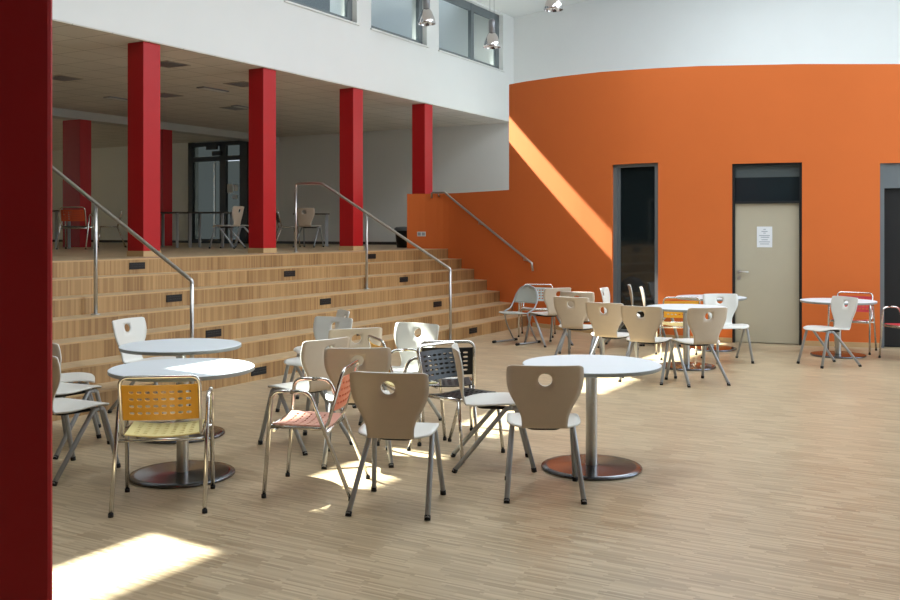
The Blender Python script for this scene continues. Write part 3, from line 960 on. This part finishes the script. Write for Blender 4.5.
# ---- grey folding chair with a round back
def make_folding(label, loc, rz):
    t_ = thing('folding_chair', label, 'chair', loc, rz)
    mb = MB()
    nr_, nc = 10, 12
    def fs(i, j):
        v = i/nr_; s = -1+2*j/nc
        y = 0.22-0.42*v
        w = 0.215*(1-0.35*(abs(2*v-0.9))**3*0.8)
        if v < 0.12: w *= 0.86+v
        return (s*w, y, 0.455-0.012*(1-s*s)-0.02*v)
    for i in range(nr_+1):
        for j in range(nc+1): mb.v.append(fs(i, j))
    for i in range(nr_):
        for j in range(nc):
            a = i*(nc+1)+j; mb.f.append((a, a+1, a+nc+2, a+nc+1)); mb.m.append(0); mb.sm.append(True)
    mb.build('seat', M['folding'], t_, solid=(0.016,))
    mb = MB()
    for i in range(nr_+1):
        for j in range(nc+1):
            v = i/nr_; s = -1+2*j/nc
            z = 0.575+0.245*v
            w = 0.215*math.sqrt(max(0.02, 1-(max(0, v-0.05)/0.98)**2.6))
            mb.v.append((s*w, -0.2-0.06*v-0.03*(1-s*s), z))
    for i in range(nr_):
        for j in range(nc):
            a = i*(nc+1)+j; mb.f.append((a, a+1, a+nc+2, a+nc+1)); mb.m.append(0); mb.sm.append(True)
    mb.build('backrest', M['folding'], t_, solid=(0.014,))
    hoop = [Vector((-0.225, 0.02, 0.45)), Vector((-0.225, -0.13, 0.50)), Vector((-0.225, -0.2, 0.60)), Vector((-0.21, -0.235, 0.70)), Vector((-0.14, -0.26, 0.80)), Vector((0, -0.268, 0.838))]
    hoop = hoop+[Vector((-p.x, p.y, p.z)) for p in reversed(hoop[:-1])]
    mb = MB(); mb.tube(fillet(hoop, 0.04, 4), 0.011, 8); mb.build('back_frame', M['legsteel'], t_)
    for s in (-1, 1):
        mb = MB(); mb.tube(fillet([(0.225*s, 0.02, 0.45), (0.225*s, -0.03, 0.28), (0.225*s, -0.19, 0.03)], 0.12), 0.011, 8)
        mb.build('leg', M['legsteel'], t_)
        mb = MB(); mb.tube([(0.225*s, -0.23, 0.018), (0.225*s, 0.24, 0.018)], 0.013, 8)
        ft = mb.build('foot_bar', M['legsteel'], t_)
        for y in (-0.235, 0.235):
            mb = MB(); mb.tube([(0.225*s, y-0.03, 0.019), (0.225*s, y+0.03, 0.019)], 0.019, 8); mb.build('rubber_foot', M['rubber'], ft)
    return t_

# ---- round pedestal table
TB = None
def table(px, py, label):
    global TB
    loc = floor_at(px, py)
    if TB is None:
        t_ = thing('round_table', label, 'table', loc, 0, 'white round pedestal tables')
        mb = MB()
        mb.lathe([(0.001, 0.727), (0.468, 0.727), (0.475, 0.723)], 64, mi=0, smooth=False)
        mb.lathe([(0.475, 0.723), (0.475, 0.702), (0.467, 0.697)], 64, mi=1)
        mb.lathe([(0.467, 0.697), (0.001, 0.697)], 64, mi=1, smooth=False)
        mb.build('tabletop', [M['tabletop'], M['tableedge']], t_)
        mb = MB(); mb.lathe([(0.04, 0.02), (0.04, 0.68)], 24)
        mb.build('column', M['steel'], t_)
        mb = MB(); mb.lathe([(0.001, 0.696), (0.13, 0.696), (0.13, 0.684), (0.05, 0.67), (0.04, 0.66)], 24, smooth=False); mb.build('mounting_plate', M['rubber'], t_)
        mb = MB(); mb.lathe([(0.338, 0.0), (0.346, 0.004), (0.346, 0.016), (0.340, 0.021), (0.3, 0.023), (0.06, 0.027), (0.044, 0.03)], 64)
        mb.build('base', M['base'], t_)
        TB = t_
        return t_
    return dup(TB, loc, 0, label)
table(591.5, 468.3, 'round white table standing alone on open floor with two chairs drawn up')
table(182.5, 475.3, 'round white table with sunlight on its top, behind the amber-backed yellow armchair')
table(181, 435, 'round white table behind the sunlit one, beside the low steps')
table(686.5, 367, 'round white far table ringed by beige-backed chairs before the tall dark window')
table(711, 349, 'round white table against the orange wall between tall window and pale door')
table(838, 355.5, 'round white table by the orange wall between pale door and dark doorway')

# ---- place chairs
SH = None
GS = 'pale moulded chairs with a hole in the back'
def shell(x, y, deg, label):
    global SH
    rz = math.radians(deg-90)
    if SH is None:
        SH = make_shell_chair(label, (x, y, 0), rz, GS); return SH
    return dup(SH, (x, y, 0), rz, label)
def fit(tmpl, feet):
    """least-squares pose from the foot pixels"""
    P = [(tmpl[k], floor_at(*v)) for k, v in feet.items()]
    cx = sum(p[0][0] for p in P)/len(P); cy = sum(p[0][1] for p in P)/len(P)
    X = sum(p[1].x for p in P)/len(P); Y = sum(p[1].y for p in P)/len(P)
    a = b = 0
    for (lx, ly), w in P:
        lx -= cx; ly -= cy; wx = w.x-X; wy = w.y-Y
        a += lx*wx+ly*wy; b += lx*wy-ly*wx
    th = math.atan2(b, a)
    return X-(cx*math.cos(th)-cy*math.sin(th)), Y-(cx*math.sin(th)+cy*math.cos(th)), math.degrees(th)+90
TS = {'RL': (-0.232, -0.285), 'RR': (0.232, -0.285), 'FL': (-0.222, 0.262), 'FR': (0.222, 0.262)}
TA = {'RL': (-0.262, -0.29), 'RR': (0.262, -0.29), 'FL': (-0.262, 0.255), 'FR': (0.262, 0.255)}
def backpose(px, Y, deg):       # pose from where the back stands
    p = at(px, Y)
    h = math.radians(deg)
    return p.x+0.26*math.cos(h), p.y+0.26*math.sin(h), deg

shell(*fit(TS, {'RL': (348.7, 514), 'RR': (432, 520), 'FL': (368, 492), 'FR': (445, 496)}), 'brown-backed moulded chair beside the salmon armchair, its whole back unobstructed')
shell(*fit(TS, {'RL': (506.5, 503), 'RR': (586, 505), 'FL': (503, 480), 'FR': (578, 481)}), 'brown-backed moulded chair seen from behind, its back overlapping the lone round table')
_f = fit(TS, {'RR': (456.7, 474), 'RL': (447.7, 456), 'FR': (531, 473), 'FL': (516.7, 456)})
shell(_f[0]+0.03, _f[1], _f[2]-3, 'moulded chair seen in profile between black slotted chair and lone round table')
shell(*fit(TS, {'FL': (259, 445), 'RL': (305, 456), 'FR': (307, 434), 'RR': (351.7, 445)}), 'pale-backed moulded chair directly behind the salmon armchair, turned towards the steps')
shell(*fit(TS, {'RL': (323, 468), 'RR': (394, 468), 'FL': (326.7, 451.7)}), 'beige-backed moulded chair between the salmon armchair and the profile cluster chairs')
shell(*backpose(334, 9.1, 236), 'grey-white moulded chair by the lowest step, its holed front facing the hall')
shell(*backpose(344, 9.85, 200), 'moulded chair almost hidden by the steps, one back corner showing')
shell(*backpose(356, 8.08, 112), 'moulded chair showing only its bright-edged back top behind beige chairs')
x_, y_ = floor_at(400, 423).xy
shell(x_, y_, -123, 'brightly sunlit white moulded chair beside the black slotted chair')
# by the red hall column
shell(-2.62, 6.60, 62, 'moulded chair cut by the tall hall column, beside the yellow armchair')
shell(-2.93, 7.32, 66, 'moulded chair cut by the tall hall column, the middle one of three')
shell(-3.10, 7.80, 20, 'moulded chair cut by the tall hall column, the one next to the steps')
shell(*backpose(128, 8.95, -19), 'moulded chair standing against the steps behind the two white tables')
# far group
shell(*backpose(641, 10.45, 60), 'beige-backed moulded far chair whose hole shows the dark window behind')
shell(*backpose(604, 10.96, 58), 'beige-backed moulded far chair between two like it, orange wall through its hole')
shell(*backpose(571, 11.9, 62), 'beige-backed moulded chair at the stair end of the far front row')
shell(*backpose(577, 12.9, 70), 'moulded chair whose back top peeps over the far front row of backs')
shell(*backpose(558, 13.8, 118), 'moulded chair directly beside the grey folding chair, partly behind other beige backs')
shell(*backpose(604, 13.8, -22), 'moulded chair seen side-on against the orange wall just before the tall window')
shell(*backpose(630, 14.6, -10), 'moulded chair edge-on before the tall window, nearer the steps of two')
shell(*backpose(642, 14.05, -10), 'moulded chair edge-on before the tall window, nearer the door of two')
shell(*backpose(720, 12.5, -85), 'white-fronted moulded chair between the two far tables, beside the pale door')
shell(*backpose(708, 10.25, 104), 'grey-beige moulded chair at the far table, beside its steel column')
shell(*fit(TS, {'FR': (799, 363), 'FL': (827, 369), 'RL': (858.6, 367), 'RR': (830.5, 361.7)}), 'white moulded chair at the small table in front of the pale door')

GA = 'tubular armchairs with slotted plastic panels'
x, y, a = fit(TA, {'RL': (114.7, 517), 'RR': (204.3, 515), 'FL': (127.3, 491), 'FR': (210, 488)})
AY = make_armchair('yellow slotted chrome armchair with cream seat in front of the sunlit white table', (x, y, 0), math.radians(a-90), M['yellow'], M['cream'], GA)
x, y, a = fit(TA, {'FL': (265, 497), 'RL': (354, 502), 'FR': (284, 476)})
make_armchair('salmon slotted chrome armchair seen from its side in the middle cluster', (x, y, 0), math.radians(a-90), M['salmon'], M['salmonseat'], GA)
x, y, _ = at(438, 7.34)+0.22*Vector((math.cos(math.radians(-44)), math.sin(math.radians(-44)), 0))
AB = make_side_chair('black slotted chair with its glossy seat towards the viewer, sunlit chair behind', (x, y, 0), math.radians(-44-90), M['blackplastic'], 'black slotted tubular chairs')
x, y, _ = Vector((-0.03, 7.72, 0))
dup(AB, (x, y, 0), math.radians(93-90), 'black slotted chair mostly hidden behind the profile moulded chair')
x, y, _ = Vector((-0.37, 7.76, 0))
dup(AY, (x, y, 0), math.radians(20-90), 'yellow slotted armchair hidden behind beige chairs, only its chrome arm loops showing')
x, y, _ = at(679, 12.6)
dup(AY, (x, y, 0), math.radians(85-90), 'yellow slotted armchair standing between the two far tables')
x, y, _ = at(537, 15.2)
AC = make_armchair('chrome armchair partly hidden behind the grey folding chair', (x, y, 0), math.radians(-100-90), M['folding'], M['folding'], GA)
AR = make_armchair('red slotted armchair behind the small table by the orange wall', (5.47, 13.2, 0), math.radians(-122-90), M['redplastic'], M['redplastic'], GA)
x, y, _ = at(899, 12.35)
dup(AR, (x+0.15, y, 0), math.radians(195-90), 'red slotted armchair standing in front of the dark doorway')
x, y, _ = floor_at(516.5, 343)
make_folding('grey folding chair with a rounded back by the step ends', (x, y, 0), math.radians(225-90))

# ------------------------------------------------------------ gallery furniture
def gal_table(px, Y, w, dpt, label, deg=0):
    t_ = thing('gallery_table', label, 'table', at(px, Y, L), math.radians(deg), 'dark tables up in the gallery')
    mb = MB(); mb.box(-w/2, w/2, -dpt/2, dpt/2, 0.715, 0.74); mb.build('tabletop', M['darktable'], t_)
    for sx in (-1, 1):
        for sy in (-1, 1):
            mb = MB(); x = sx*(w/2-0.05); y = sy*(dpt/2-0.05)
            mb.box(x-0.022, x+0.022, y-0.022, y+0.022, 0, 0.715); mb.build('leg', M['legsteel'], t_)
    return t_
gal_table(46, 18.6, 0.75, 0.7, 'dark table up in the gallery beside the orange-backed armchair')
gal_table(170, 20.3, 0.7, 0.75, 'dark table up in the gallery just behind the first gallery-edge column', -8)
gal_table(211, 20.3, 0.8, 0.6, 'dark gallery table standing before the glazed black-framed door', -8)
gal_table(311, 21.9, 0.8, 0.7, 'gallery table beside the pale moulded chair at the top of the steps', 10)
o = make_armchair('orange-backed slotted armchair up in the gallery in front of the dark red column', at(76, 18.4, L), math.radians(-85-90+180), M['orangeplastic'], M['darktable'], GA)
x, y, _ = at(110, 20.5)
dup(AB, (x, y, L), math.radians(200-90), 'black slotted chair up in the gallery beside the orange-backed one')
x, y, _ = at(227, 19.2)
dup(SH, (x, y, L), math.radians(165-90), 'moulded chair at the gallery table before the glazed door, seen whole')
x, y, _ = at(248, 20.1)
dup(SH, (x, y, L), math.radians(190-90), 'moulded gallery chair half hidden by the red column before the glazed door')
x, y, _ = at(309, 20.6)
dup(SH, (x, y, L), math.radians(75-90), 'moulded chair up in the gallery behind the top post of the middle handrail')
x, y, _ = at(287, 20.9)
dup(AB, (x, y, L), math.radians(20-90), 'black slotted gallery chair next to the pale chair by the handrail post')
